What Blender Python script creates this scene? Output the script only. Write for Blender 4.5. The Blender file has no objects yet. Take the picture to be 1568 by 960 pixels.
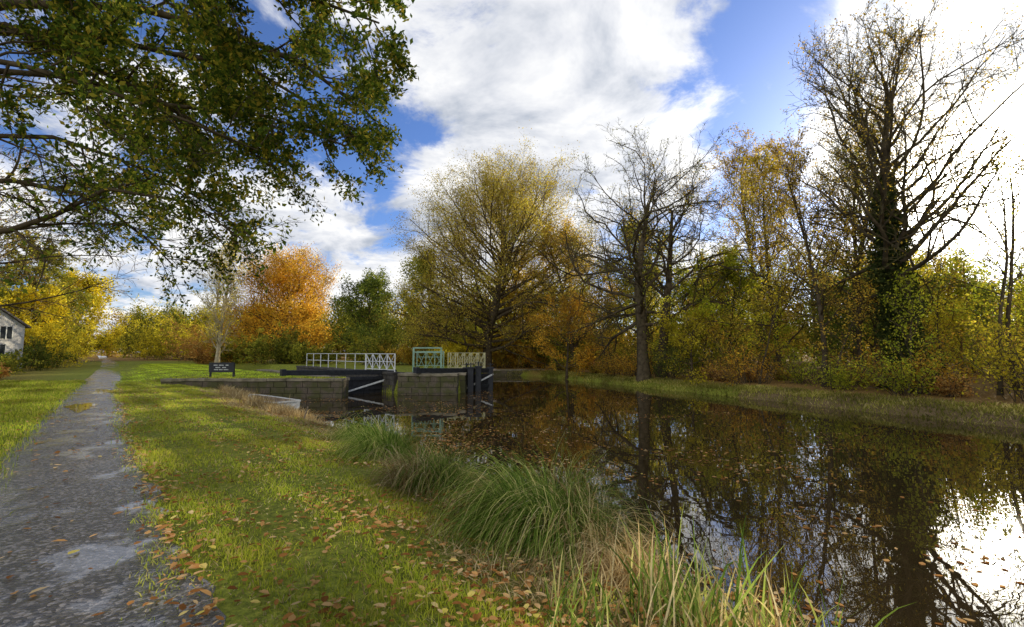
import bpy, math, numpy as np
from mathutils import Vector
rng = np.random.default_rng(7)
sc = bpy.context.scene
sc.view_settings.view_transform = 'Standard'
sc.view_settings.look = 'None'
sc.view_settings.exposure = 0

# ------------------------------------------------------------------ helpers
def nrm(a):
    return a / np.maximum(np.linalg.norm(a, axis=-1, keepdims=True), 1e-9)

def make_obj(name, parts, mats, loc=(0, 0, 0), parent=None):
    """parts: list of (V, F, mat, rnd or None, smooth)"""
    me = bpy.data.meshes.new(name)
    Vs, loops, starts, mi, rn, sm, cl = [], [], [], [], [], [], []
    off = 0; ls = 0
    for V, F, m, r, s in parts:
        V = np.asarray(V, dtype=np.float32).reshape(-1, 3); F = np.asarray(F, dtype=np.int32)
        if len(F) == 0: continue
        k = F.shape[1]
        Vs.append(V); loops.append((F + off).ravel())
        starts.append(ls + np.arange(len(F), dtype=np.int32) * k)
        mi.append(np.full(len(F), m, np.int32))
        rn.append(np.asarray(r, np.float32) if r is not None else rng.random(len(F)).astype(np.float32))
        sm.append(np.full(len(F), bool(s)))
        q = V[F[:, 0]]
        cl.append((.5 + .22 * (np.sin(q[:, 0] * 1.7 + 2 * np.sin(q[:, 2] * .9)) + np.sin(q[:, 1] * 1.9 + 1.5 * np.sin(q[:, 0] * 1.1 + 1)) + .8 * np.sin(q[:, 2] * 2.3 + q[:, 0] * 3.1 + q[:, 1] * 2.7))).clip(0, 1))
        off += len(V); ls += len(F) * k
    V = np.concatenate(Vs); L = np.concatenate(loops).astype(np.int32); S = np.concatenate(starts).astype(np.int32)
    me.vertices.add(len(V)); me.vertices.foreach_set('co', V.ravel())
    me.loops.add(len(L)); me.loops.foreach_set('vertex_index', L)
    me.polygons.add(len(S)); me.polygons.foreach_set('loop_start', S)
    me.polygons.foreach_set('material_index', np.concatenate(mi))
    me.polygons.foreach_set('use_smooth', np.concatenate(sm))
    a = me.attributes.new('rnd', 'FLOAT', 'FACE'); a.data.foreach_set('value', np.concatenate(rn))
    a = me.attributes.new('clump', 'FLOAT', 'FACE'); a.data.foreach_set('value', np.concatenate(cl).astype(np.float32))
    me.update(calc_edges=True)
    for m in mats: me.materials.append(m)
    ob = bpy.data.objects.new(name, me); ob.location = loc
    sc.collection.objects.link(ob)
    if parent: ob.parent = parent
    return ob

def tubes(P, R, s=5):
    n, k, _ = P.shape
    T = nrm(np.gradient(P, axis=1))
    ref = np.where(np.abs(T[:, :1, 2:3]) > .8, np.array([[[1., 0, 0]]]), np.array([[[0, 0, 1.]]]))
    ref = np.broadcast_to(ref, T.shape)
    U = nrm(np.cross(T, ref)); W = np.cross(T, U)
    a = np.arange(s) / s * 2 * np.pi
    V = P[:, :, None] + R[:, :, None, None] * (np.cos(a)[None, None, :, None] * U[:, :, None] + np.sin(a)[None, None, :, None] * W[:, :, None])
    b = (np.arange(n) * k * s)[:, None, None] + (np.arange(k - 1) * s)[None, :, None]
    j = np.arange(s)[None, None, :]; j2 = (j + 1) % s
    F = np.stack([b + j, b + j2, b + s + j2, b + s + j], -1).reshape(-1, 4)
    return V.reshape(-1, 3), F

def grow(P0, D, L, R, k, wig, trop, tip=.3):
    n = len(P0); P = np.empty((n, k + 1, 3)); P[:, 0] = P0; d = D.copy()
    for i in range(k):
        d = d + rng.normal(0, wig, (n, 3)); d[:, 2] += trop; d = nrm(d)
        P[:, i + 1] = P[:, i] + d * (L / k)[:, None]
    t = np.linspace(0, 1, k + 1)
    return P, R[:, None] * (1 - (1 - tip) * t)[None]

def spawn(P, R, L, m, t0, t1, ang, sd, lr, rr, up=0., rmin=.008):
    n, k1, _ = P.shape; idx = np.repeat(np.arange(n), m)
    t = t0 + (t1 - t0) * ((np.tile(np.arange(m), n) + rng.random(n * m)) / m)
    f = t * (k1 - 1); i = np.clip(f.astype(int), 0, k1 - 2); fr = (f - i)[:, None]
    pos = P[idx, i] * (1 - fr) + P[idx, i + 1] * fr
    tan = nrm(P[idx, i + 1] - P[idx, i]); rad = R[idx, i] * (1 - fr[:, 0]) + R[idx, i + 1] * fr[:, 0]
    v = rng.normal(size=(n * m, 3)); v -= (v * tan).sum(1, keepdims=True) * tan; v = nrm(v)
    a = np.radians(rng.normal(ang, sd, n * m))[:, None]
    D = np.cos(a) * tan + np.sin(a) * v; D[:, 2] += up; D = nrm(D)
    return pos, D, L[idx] * lr * (1 - .5 * t) * rng.uniform(.65, 1.25, n * m), np.maximum(rad * rr, rmin)

def leafquads(C, s, asp=.55, flat=0.):
    n = len(C)
    a = rng.normal(size=(n, 3)); a[:, 2] *= (1 - flat); a = nrm(a)
    b = rng.normal(size=(n, 3)); b[:, 2] *= (1 - flat); b -= (b * a).sum(1, keepdims=True) * a; b = nrm(b)
    sz = (s * rng.uniform(.6, 1.3, n))[:, None]
    V = np.stack([C - a * sz * .5, C + b * sz * asp * .5 - a * sz * .05, C + a * sz * .5, C - b * sz * asp * .5 - a * sz * .05], 1)
    return V.reshape(-1, 3), np.arange(4 * n).reshape(-1, 4)

def pts_on(P, n, jit):
    m, k, _ = P.shape
    i = rng.integers(0, m, n); j = rng.integers(0, k - 1, n); f = rng.random((n, 1))
    return P[i, j] * (1 - f) + P[i, j + 1] * f + rng.normal(0, jit, (n, 3))

# ------------------------------------------------------------------ materials
def mat_new(name):
    m = bpy.data.materials.new(name); m.use_nodes = True
    nt = m.node_tree; nt.nodes.clear()
    out = nt.nodes.new('ShaderNodeOutputMaterial')
    return m, nt, out
def N(nt, t, **kw):
    n = nt.nodes.new(t)
    for k, v in kw.items(): setattr(n, k, v)
    return n
def ramp(nt, cols, inp):
    r = nt.nodes.new('ShaderNodeValToRGB'); e = r.color_ramp.elements
    while len(e) < len(cols): e.new(.5)
    for i, (p, c) in enumerate(cols):
        e[i].position = p; e[i].color = (*c, 1)
    nt.links.new(inp, r.inputs[0]); return r
def noise(nt, scale, detail=4, rough=.55, coord='Object', dist=0., vec=None):
    n = nt.nodes.new('ShaderNodeTexNoise'); n.inputs['Scale'].default_value = scale
    n.inputs['Detail'].default_value = detail; n.inputs['Roughness'].default_value = rough; n.inputs['Distortion'].default_value = dist
    if vec is None:
        tc = nt.nodes.new('ShaderNodeTexCoord'); vec = tc.outputs[coord]
    nt.links.new(vec, n.inputs['Vector']); return n

def leaf_mat(name, cols, trans=.5, gain=1.0):
    m, nt, out = mat_new(name)
    at = N(nt, 'ShaderNodeAttribute', attribute_name='rnd')
    r = ramp(nt, cols, at.outputs['Fac'])
    ac = N(nt, 'ShaderNodeAttribute', attribute_name='clump')
    mr = N(nt, 'ShaderNodeMapRange'); mr.inputs['From Min'].default_value = 0; mr.inputs['From Max'].default_value = 1
    mr.inputs['To Min'].default_value = .5 * gain; mr.inputs['To Max'].default_value = 1.35 * gain
    nt.links.new(ac.outputs['Fac'], mr.inputs['Value'])
    hs = N(nt, 'ShaderNodeVectorMath', operation='SCALE')
    nt.links.new(r.outputs[0], hs.inputs[0]); nt.links.new(mr.outputs[0], hs.inputs['Scale'])
    d = N(nt, 'ShaderNodeBsdfDiffuse'); t = N(nt, 'ShaderNodeBsdfTranslucent'); mx = N(nt, 'ShaderNodeMixShader'); mx.inputs[0].default_value = trans
    nt.links.new(hs.outputs[0], d.inputs[0]); nt.links.new(hs.outputs[0], t.inputs[0])
    nt.links.new(d.outputs[0], mx.inputs[1]); nt.links.new(t.outputs[0], mx.inputs[2])
    nt.links.new(mx.outputs[0], out.inputs[0]); return m

def simple_mat(name, c1, c2, scale=4, rough=.8, bump=.3, spec=.3, detail=4, bscale=None, metal=0):
    m, nt, out = mat_new(name)
    nz = noise(nt, scale, detail); r = ramp(nt, [(.3, c1), (.7, c2)], nz.outputs['Fac'])
    b = N(nt, 'ShaderNodeBsdfPrincipled'); b.inputs['Roughness'].default_value = rough
    b.inputs['Specular IOR Level'].default_value = spec; b.inputs['Metallic'].default_value = metal
    nt.links.new(r.outputs[0], b.inputs['Base Color'])
    nb = noise(nt, bscale or scale * 5, 3)
    bp = N(nt, 'ShaderNodeBump'); bp.inputs['Strength'].default_value = bump; bp.inputs['Distance'].default_value = .03
    nt.links.new(nb.outputs['Fac'], bp.inputs['Height']); nt.links.new(bp.outputs[0], b.inputs['Normal'])
    nt.links.new(b.outputs[0], out.inputs[0]); return m
def bark_mat(name, c1, c2, scale):
    m, nt, out = mat_new(name)
    nz = noise(nt, scale, 3); r = ramp(nt, [(.3, c1), (.7, c2)], nz.outputs['Fac'])
    d = N(nt, 'ShaderNodeBsdfDiffuse'); nt.links.new(r.outputs[0], d.inputs[0]); nt.links.new(d.outputs[0], out.inputs[0]); return m

bark = bark_mat('bark_brown', (.04, .03, .017), (.12, .09, .05), 4)
bark_gold = bark_mat('bark_golden_twigs', (.11, .07, .025), (.27, .18, .065), 4)
bark_moss = bark_mat('bark_mossy', (.035, .03, .013), (.115, .095, .04), 2.5)
bark_pale = bark_mat('bark_pale', (.24, .19, .1), (.52, .44, .28), 3)
L_beech = leaf_mat('leaf_beech_gold', [(0, (.24, .18, .03)), (.35, (.44, .33, .04)), (.7, (.62, .46, .055)), (1, (.38, .4, .06))], .62, 1.15)
L_brown = leaf_mat('leaf_copper', [(0, (.3, .19, .03)), (.4, (.52, .33, .04)), (.75, (.68, .47, .055)), (1, (.42, .4, .06))], .62, 1.15)
L_orange = leaf_mat('leaf_orange', [(0, (.45, .22, .025)), (.5, (.66, .37, .035)), (1, (.74, .52, .06))], .62, 1.15)
L_yellow = leaf_mat('leaf_yellow', [(0, (.4, .35, .025)), (.5, (.68, .54, .03)), (1, (.8, .68, .06))], .66, 1.15)
L_ygreen = leaf_mat('leaf_yellowgreen', [(0, (.22, .27, .025)), (.5, (.46, .49, .035)), (1, (.68, .6, .05))], .66, 1.15)
L_olive = leaf_mat('leaf_olive', [(0, (.11, .13, .02)), (.5, (.26, .27, .03)), (1, (.46, .38, .05))], .58, 1.15)
L_oak = leaf_mat('leaf_oak_overhead', [(0, (.045, .075, .012)), (.5, (.13, .18, .02)), (.8, (.3, .3, .03)), (1, (.54, .38, .045))], .6, 1.2)
L_green = leaf_mat('leaf_green', [(0, (.06, .095, .018)), (.6, (.16, .2, .03)), (1, (.3, .3, .045))], .52, 1.15)
L_ivy = leaf_mat('leaf_ivy', [(0, (.025, .038, .012)), (.7, (.06, .075, .018)), (1, (.14, .135, .03))], .3)
L_rust = leaf_mat('leaf_bracken', [(0, (.28, .12, .03)), (.5, (.52, .27, .06)), (1, (.62, .42, .12))], .5, 1.15)
G_grass = leaf_mat('grass_blade', [(0, (.17, .22, .025)), (.5, (.45, .5, .04)), (.85, (.68, .65, .07)), (1, (.68, .53, .17))], .6, 1.2)
G_lawn = leaf_mat('lawn_blade', [(0, (.32, .44, .03)), (.5, (.54, .66, .045)), (1, (.68, .74, .07))], .6, 1.25)
G_bank = leaf_mat('bank_grass_blade', [(0, (.12, .13, .02)), (.5, (.3, .28, .045)), (.85, (.48, .4, .1)), (1, (.55, .45, .18))], .5, 1.15)
G_straw = leaf_mat('grass_straw', [(0, (.22, .14, .05)), (.5, (.46, .32, .13)), (1, (.74, .6, .3))], .4, 1.15)
G_sedge = leaf_mat('sedge_blade', [(0, (.05, .09, .012)), (.6, (.19, .27, .04)), (.85, (.42, .44, .1)), (1, (.68, .54, .22))], .5, 1.25)
L_litter = leaf_mat('fallen_leaf', [(0, (.18, .07, .02)), (.35, (.42, .18, .045)), (.7, (.64, .34, .11)), (.95, (.74, .52, .24)), (1, (.8, .62, .1))], .25, 1.15)

# ------------------------------------------------------------------ terrain definition
yn = [-60, -5, 0, 4, 6.5, 8.6, 12.25, 14.4, 18.3, 23.5, 300]
xn = [50, 9, 5, 1.95, .95, -.6, -3.75, -6, -9.2, -13.2, -13.2 - 276.5 * .86]
yf = [-60, 0, 13.7, 23.2, 45, 46.5]
xf = [30, 20, 15, 11.3, 2.3, -2]
yp = [-60, -5, 0, 2.9, 5.65, 7.4, 10.66, 19.5, 33.5, 60, 300]
xp = [52, 4, -.35, -2.85, -5.2, -6.85, -9.65, -17.2, -28.7, -51, -265]
def x_near(y): return np.interp(y, yn, xn)
def x_path(y): return np.interp(y, yp, xp)
def wob(x, y, s, p=0.):
    return (np.sin(x * s + 1.3 * np.sin(y * s * .7 + p) + p) + np.sin(y * s * 1.3 + 1.7 * np.sin(x * s * .6 + p * 2) + 2.1) + np.sin((x + y) * s * 2.1 + p)) / 3
def h_ground(x, y):
    dn = (x_near(y) - x) * .75 + .12 * wob(x, y, 2.3) * (y < 22)
    hn = np.interp(dn, [-3, 0, .3, 1.2, 2.4], [-1.8, -.62, -.45, -.17, 0])
    df = (x - np.interp(y, yf, xf)) * .9 + .15 * wob(x, y, 1.9, 2)
    df = np.where(y > 46.5, np.maximum(df, (y - 46.5)), df)
    hf = np.interp(df, [-3, 0, .25, 1.2, 8, 60], [-1.8, -.66, -.3, -.08, .1, .8])
    s = (x + 8.2) * .758 + (y - 23.5) * .652
    dl = np.minimum(-s, y - 23.75)
    hl = np.interp(dl, [-.2, .05], [-1.8, .27]) 
    fade = np.clip((x - (x_path(y) + 1.5)) / 3, 0, 1); fade = np.where(x > -17.3, np.maximum(fade, np.clip((x+19)/1.7,0,1)), fade*np.clip((y-25)/3,0,1))
    hl = np.where(hl > 0, hl * fade * (fade > 0), hl)
    s2 = (x + 6.5) * .758 + (y - 25.5) * .652
    di = np.minimum(np.minimum(s2 - .2, -2.9 - x), y - 25.8)
    hi = np.interp(di, [-.2, .05], [-1.8, .42])
    h = np.maximum(np.maximum(hn, hf), np.maximum(np.where(dl > -.2, hl, -1.8), np.where(di > -.2, hi, -1.8)))
    ch = (s > .0) & (s2 < .15) & (y > 23.6) & (y < 45)
    h = np.where(ch, -1.8, h)
    pd = np.abs(x - x_path(y))
    h = h + .022 * wob(x, y, 3.1, 1) * np.clip((pd - 1.3) / 1.5, 0, 1) * (h > -.5) + np.clip((pd - 15) / 40, 0, 1) * (x < x_path(y)) * 1.2
    return h

def axis(lo, hi, a, b, fine, g=1.16):
    c = list(np.arange(a, b, fine)); st = fine; v = c[-1]
    while v < hi: st *= g; v += st; c.append(v)
    st = fine; v = a; pre = []
    while v > lo: st *= g; v -= st; pre.append(v)
    return np.array(pre[::-1] + c)
gx = axis(-700, 700, -21, 22, .16); gy = axis(-60, 1200, 0, 30, .16)
X, Y = np.meshgrid(gx, gy); Z = h_ground(X, Y)
nx, ny = len(gx), len(gy)
ii = np.arange(ny - 1)[:, None] * nx + np.arange(nx - 1)[None]
F = np.stack([ii, ii + 1, ii + nx + 1, ii + nx], -1).reshape(-1, 4)

m, nt, out = mat_new('ground_mat')
at = N(nt, 'ShaderNodeAttribute', attribute_name='zone')
sp = N(nt, 'ShaderNodeSeparateColor'); nt.links.new(at.outputs['Color'], sp.inputs[0])
n2 = noise(nt, 14, 4, .7); n3 = noise(nt, 45, 3, .7)
g1 = ramp(nt, [(.3, (.075, .09, .014)), (.55, (.24, .26, .03)), (.75, (.42, .36, .06))], n2.outputs['Fac'])
s1 = ramp(nt, [(.3, (.06, .042, .02)), (.55, (.2, .135, .06)), (.75, (.42, .31, .14))], n3.outputs['Fac'])
f1 = ramp(nt, [(.3, (.09, .055, .02)), (.5, (.28, .16, .045)), (.7, (.5, .34, .1))], n2.outputs['Fac'])
def mixc(nt, fac, a, b):
    mx = N(nt, 'ShaderNodeMix', data_type='RGBA'); nt.links.new(fac, mx.inputs[0]); nt.links.new(a, mx.inputs[6]); nt.links.new(b, mx.inputs[7]); return mx.outputs[2]
c = mixc(nt, sp.outputs[1], g1.outputs[0], s1.outputs[0]); c = mixc(nt, sp.outputs[0], c, f1.outputs[0])
b = N(nt, 'ShaderNodeBsdfPrincipled'); b.inputs['Roughness'].default_value = .9; b.inputs['Specular IOR Level'].default_value = .1
nt.links.new(c, b.inputs['Base Color'])
bp = N(nt, 'ShaderNodeBump'); bp.inputs['Strength'].default_value = .8; bp.inputs['Distance'].default_value = .05
nt.links.new(n3.outputs['Fac'], bp.inputs['Height']); nt.links.new(bp.outputs[0], b.inputs['Normal']); nt.links.new(b.outputs[0], out.inputs[0])
ground = make_obj('ground', [(np.stack([X, Y, Z], -1), F, 0, None, True)], [m])
def zones(x, y):
    dn = (x_near(y) - x) * .75
    straw = np.clip((1.75 + .7 * wob(x, y, 1.3, 3) - dn) / 1.1, 0, 1) * (y < 23.6)
    df = (x - np.interp(y, yf, xf)) * .9; df = np.where(y > 46.5, np.maximum(df, y - 46.5), df)
    forest = np.clip((df - .6 + .6 * wob(x, y, .9)) / 1.2, 0, 1) * ((x > -5) | (y > 70))
    leftw = np.clip((x_path(y) - 3.2 - x) / 2, 0, 1) * .8
    return np.maximum(forest, leftw * 0.6), straw
fz, sz = zones(X, Y)
ca = ground.data.attributes.new('zone', 'FLOAT_COLOR', 'POINT')
ca.data.foreach_set('color', np.stack([fz, sz, fz * 0, fz * 0 + 1], -1).astype(np.float32).ravel())

# water
m, nt, out = mat_new('canal_water_mat')
b = N(nt, 'ShaderNodeBsdfPrincipled'); b.inputs['Base Color'].default_value = (.035, .023, .009, 1); b.inputs['Roughness'].default_value = .01; b.inputs['IOR'].default_value = 2.2
tc = N(nt, 'ShaderNodeTexCoord'); mp = N(nt, 'ShaderNodeMapping'); mp.inputs['Scale'].default_value = (.7, 1.3, 1); mp.inputs['Rotation'].default_value = (0, 0, .4)
nt.links.new(tc.outputs['Object'], mp.inputs['Vector'])
na = noise(nt, 1.6, 2, .45, vec=mp.outputs[0]); 
bp = N(nt, 'ShaderNodeBump'); bp.inputs['Strength'].default_value = .05; bp.inputs['Distance'].default_value = .03
nt.links.new(na.outputs['Fac'], bp.inputs['Height']); nt.links.new(bp.outputs[0], b.inputs['Normal']); nt.links.new(b.outputs[0], out.inputs[0])
WV = [(-24, 48, 0), (-24, 23, 0), (-14, 20, 0), (-5, -5, 0), (10, -12, 0), (40, -12, 0), (24, 20, 0), (6, 49, 0)]
make_obj('canal_water', [(WV, [[0, 1, 2, 3, 4, 5, 6, 7]], 0, None, False)], [m], (0, 0, -.6))

# path
m, nt, out = mat_new('wet_path_mat')
na = noise(nt, 40, 4, .8); nb = noise(nt, 1.1, 3, .6)
vo = N(nt, 'ShaderNodeTexVoronoi'); vo.inputs['Scale'].default_value = 38; tc = N(nt, 'ShaderNodeTexCoord'); nt.links.new(tc.outputs['Object'], vo.inputs['Vector'])
sc2 = N(nt, 'ShaderNodeSeparateColor'); nt.links.new(vo.outputs['Color'], sc2.inputs[0])
mm = N(nt, 'ShaderNodeMath', operation='MULTIPLY'); nt.links.new(sc2.outputs[0], mm.inputs[0]); nt.links.new(na.outputs['Fac'], mm.inputs[1])
cr = ramp(nt, [(.05, (.02, .018, .016)), (.3, (.065, .056, .048)), (.55, (.32, .28, .23))], mm.outputs[0])
rr = ramp(nt, [(.42, (.08, .08, .08)), (.6, (.24, .24, .24))], nb.outputs['Fac'])
b = N(nt, 'ShaderNodeBsdfPrincipled'); nt.links.new(cr.outputs[0], b.inputs['Base Color']); nt.links.new(rr.outputs[0], b.inputs['Roughness'])
b.inputs['Specular IOR Level'].default_value = 1.0; b.inputs['IOR'].default_value = 1.6
bp = N(nt, 'ShaderNodeBump'); bp.inputs['Strength'].default_value = .8; bp.inputs['Distance'].default_value = .018
bs = ramp(nt, [(.42, (.1, .1, .1)), (.55, (.9, .9, .9))], nb.outputs['Fac'])
ma = N(nt, 'ShaderNodeMath', operation='ADD'); nt.links.new(vo.outputs['Distance'], ma.inputs[0]); nt.links.new(na.outputs['Fac'], ma.inputs[1])
mu = N(nt, 'ShaderNodeMath', operation='MULTIPLY'); nt.links.new(ma.outputs[0], mu.inputs[0]); nt.links.new(bs.outputs[0], mu.inputs[1])
nt.links.new(mu.outputs[0], bp.inputs['Height']); nt.links.new(bp.outputs[0], b.inputs['Normal']); nt.links.new(b.outputs[0], out.inputs[0])
py = np.concatenate([np.arange(-6, 30, .12), np.arange(30, 62, .5), np.arange(62, 200, 4)])
cx = x_path(py); k = 9; tt = np.linspace(-1, 1, k)
w = 1.08
eL = .12 * wob(py * 2.3, py, 1.1, 5) + .06 * np.sin(py * 17); eR = .14 * wob(py * 1.9, py, 1.3, 1) + .06 * np.sin(py * 13 + 1)
PX = cx[:, None] + tt[None] * w + np.where(tt < 0, -tt * eL[:, None], tt * eR[:, None])
PY = np.repeat(py[:, None], k, 1); PZ = h_ground(PX, PY) + .012 - .008 * np.abs(tt)[None] ** 2
ii = np.arange(len(py) - 1)[:, None] * k + np.arange(k - 1)[None]
make_obj('towpath', [(np.stack([PX, PY, PZ], -1), np.stack([ii, ii + 1, ii + k + 1, ii + k], -1).reshape(-1, 4), 0, None, True)], [m])
m, nt, out = mat_new('puddle_mat'); b = N(nt, 'ShaderNodeBsdfPrincipled'); b.inputs['Base Color'].default_value = (.08, .06, .035, 1); b.inputs['Roughness'].default_value = .05; b.inputs['IOR'].default_value = 1.6
nt.links.new(b.outputs[0], out.inputs[0])
pp = []
for (qx, qy, a, c2) in [(-12.7, 14.0, .3, 1.3), (-16.9, 19.6, .35, 1.4)]:
    th = np.linspace(0, 2 * np.pi, 40, endpoint=False); r = 1 + .25 * np.sin(3 * th + qx) + .12 * np.sin(7 * th)
    u = a * r * np.cos(th); v = c2 * r * np.sin(th)
    vx = qx + u * .76 - v * .65; vy = qy + u * .65 + v * .76
    pp.append((np.stack([vx, vy, vx * 0 + .0165], -1), [list(range(40))], 0, None, False))
make_obj('puddle', pp, [m])

# ------------------------------------------------------------------ grass
def blades(x, y, hgt, wid, lean=.5, z=None):
    n = len(x); z = h_ground(x, y) - .005 if z is None else z
    th = rng.uniform(0, 2 * np.pi, n); d = np.stack([np.cos(th), np.sin(th), 0 * th], -1)
    th2 = rng.uniform(0, 2 * np.pi, n); s = np.stack([np.cos(th2), np.sin(th2), 0 * th], -1) * (wid / 2)[:, None]
    B = np.stack([x, y, z], -1); le = (lean * rng.random(n) * hgt)[:, None]
    Mid = B + d * le * .35; Mid[:, 2] += hgt * .6
    T = B + d * le; T[:, 2] += hgt
    V = np.stack([B - s, B + s, Mid + s * .75, Mid - s * .75, T], 1).reshape(-1, 3)
    o = np.arange(n)[:, None] * 5
    return V, o + np.array([[0, 1, 2, 3]]), o + np.array([[3, 2, 4]])
def grass_parts(x, y, h, w, mat, lean=.6, r=None, z=None):
    V, Fq, Ft = blades(x, y, h, w, lean, z)
    r = rng.random(len(x)) if r is None else r
    return [(V, np.concatenate([np.concatenate([Fq[:, [0, 1, 2]], Fq[:, [0, 2, 3]]]), Ft]), mat, np.concatenate([r, r, r]), False)]
def sample_verge(n, side):
    y = 1.6 + 25 * rng.random(n) ** 2.0
    if side > 0:
        a = x_path(y) + .85 + .12 * rng.normal(size=n); b = x_near(y) + .1
    else:
        a = x_path(y) - 5.5; b = x_path(y) - .9 + .12 * rng.normal(size=n)
    x = a + (b - a) * rng.random(n)
    k = (x > -1.15 * y - 1) & (x < 1.15 * y + 1)
    return x[k], y[k]
x, y = sample_verge(210000, 1)
_, sw = zones(x, y)
pat = wob(x, y, 2.7, 4) + .5 * wob(x, y, 7, 2)
isst = rng.random(len(x)) < np.clip(sw * .75 + .2 - .25 * pat, 0, 1)
keep = (rng.random(len(x)) < np.where(sw > .5, .6, np.clip(.65 + .55 * pat, .14, 1)))
sc_ = 1 + y / 12
H = rng.uniform(.012, .055, len(x)) * (1 + .55 * pat) * (1 + .25 * (sc_ - 1)); W = rng.uniform(.004, .008, len(x)) * sc_
parts = []
g = keep & ~isst; parts += grass_parts(x[g], y[g], H[g], W[g], 0, 1.4, np.clip(rng.random(g.sum()) * .8 + .1 + .25 * pat[g], 0, 1))
g = keep & isst; parts += grass_parts(x[g], y[g], H[g] * .9, W[g], 1, 2.2)
x, y = sample_verge(60000, -1); sc_ = 1 + y / 12
parts += grass_parts(x, y, rng.uniform(.03, .08, len(x)) * sc_ ** .5, rng.uniform(.005, .01, len(x)) * sc_, 0, 1.1)
y = rng.uniform(24.2, 58, 45000); x = x_path(y) + 1 + rng.random(45000) * 16; s = (x + 8.2) * .758 + (y - 23.5) * .652
k = (s < -.9) & ((x > -16) | (y > 25)); x, y = x[k], y[k]
parts += grass_parts(x, y, rng.uniform(.03, .06, len(x)), rng.uniform(.02, .04, len(x)), 2, 1.2)
x = rng.uniform(-17.3, -8.5, 3400); y = 24.0 + rng.random(3400) * .25 - .5 * (rng.random(3400) < .35); kk = wob(x, y * 3, 3.1, 2) > -.2; x, y = x[kk], y[kk]
parts += grass_parts(x, y, rng.uniform(.03, .1, len(x)), rng.uniform(.015, .03, len(x)), 0, 1.6, None, np.full(len(x), .33))
make_obj('grass', parts, [G_grass, G_straw, G_lawn])
y = 2.2 + 20 * rng.random(26000) ** 1.5; x = x_near(y) - .05 - rng.random(26000) ** 1.2 * 2.5
p2 = wob(x, y, 3.3, 7) > -.2; x, y = x[p2], y[p2]
p1 = grass_parts(x, y, rng.uniform(.03, .12, len(x)), rng.uniform(.005, .01, len(x)) * (1 + y / 12), 0, 3.2)
y = rng.uniform(14, 23, 9000); x = x_near(y) - rng.random(9000) ** 1.5 * 1.6 + .2
p1 += grass_parts(x, y, rng.uniform(.1, .42, len(x)), rng.uniform(.012, .025, len(x)), 0, 1.1)
make_obj('dry_bank_grass', p1, [G_straw])
y = rng.uniform(6, 46, 24000); x = np.interp(y, yf, xf) + rng.random(24000) ** 1.4 * 1.5 - .12
make_obj('far_bank_grass', grass_parts(x, y, rng.uniform(.04, .17, 24000), rng.uniform(.02, .04, 24000), 0, 1.3), [G_bank])

# sedge tussocks
def ribbons(P, s, wid, pw, k):
    t = np.linspace(0, 1, k + 1); ww = wid * (1 - t ** pw * .94) * .5; n = len(P)
    A = P - s[:, None] * ww[None, :, None]; B = P + s[:, None] * ww[None, :, None]
    V = np.stack([A, B], 2).reshape(-1, 3)
    o = np.arange(n)[:, None, None] * (k + 1) * 2 + np.arange(k)[None, :, None] * 2
    return V, (o + np.array([0, 1, 3, 2])).reshape(-1, 4)
def tussock(name, x, y, n, L0, rad, mat=G_sedge, wid=.009, k=7, drop=.24, wind=-.06):
    th = rng.uniform(0, 2 * np.pi, n); rr = rad * np.sqrt(rng.random(n))
    P = np.stack([x + rr * np.cos(th), y + rr * np.sin(th), np.full(n, 0.)], -1)
    P[:, 2] = h_ground(P[:, 0], P[:, 1]).clip(-.62, 1) + .12 * (1 - rr / rad)
    th = th + rng.normal(0, .6, n)
    el = np.radians(rng.uniform(20, 84, n)); d = np.stack([np.cos(el) * np.cos(th), np.cos(el) * np.sin(th), np.sin(el)], -1)
    lump = 1 + .22 * np.sin(th * 3 + x * 5) + .12 * np.sin(th * 7 + y)
    L = L0 * rng.uniform(.4, 1.15, n) * lump; pts = [P]
    for i in range(k):
        d = d.copy(); d[:, 2] -= drop * (i + .5) * .55; d[:, :2] += rng.normal(0, .07, (n, 2)); d[:, 0] += wind; d = nrm(d)
        P = P + d * (L / k)[:, None]
        P[:, 2] = np.maximum(P[:, 2], np.maximum(h_ground(P[:, 0], P[:, 1]), -.59) + .015)
        pts.append(P)
    V, F = ribbons(np.stack(pts, 1), np.stack([-np.sin(th), np.cos(th), 0 * th], -1), wid, 2, k)
    return make_obj(name, [(V, F, 0, np.repeat(rng.random(n), k), False)], [mat])
tussock('sedge_tussock', .3, 4.95, 3600, 1.12, .42)
tussock('sedge_tussock', -1.0, 6.4, 1400, .75, .3)
tussock('sedge_tussock', -2.15, 8.0, 2000, .95, .36)
tussock('sedge_tussock', -3.2, 9.6, 600, .6, .3)
tussock('dry_sedge_tussock', -1.3, 6.2, 400, .75, .3, G_straw)
tussock('dry_sedge_tussock', .65, 4.7, 900, .95, .3, G_straw)
tussock('dry_sedge_tussock', 1.0, 4.1, 500, .65, .25, G_straw)
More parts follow.
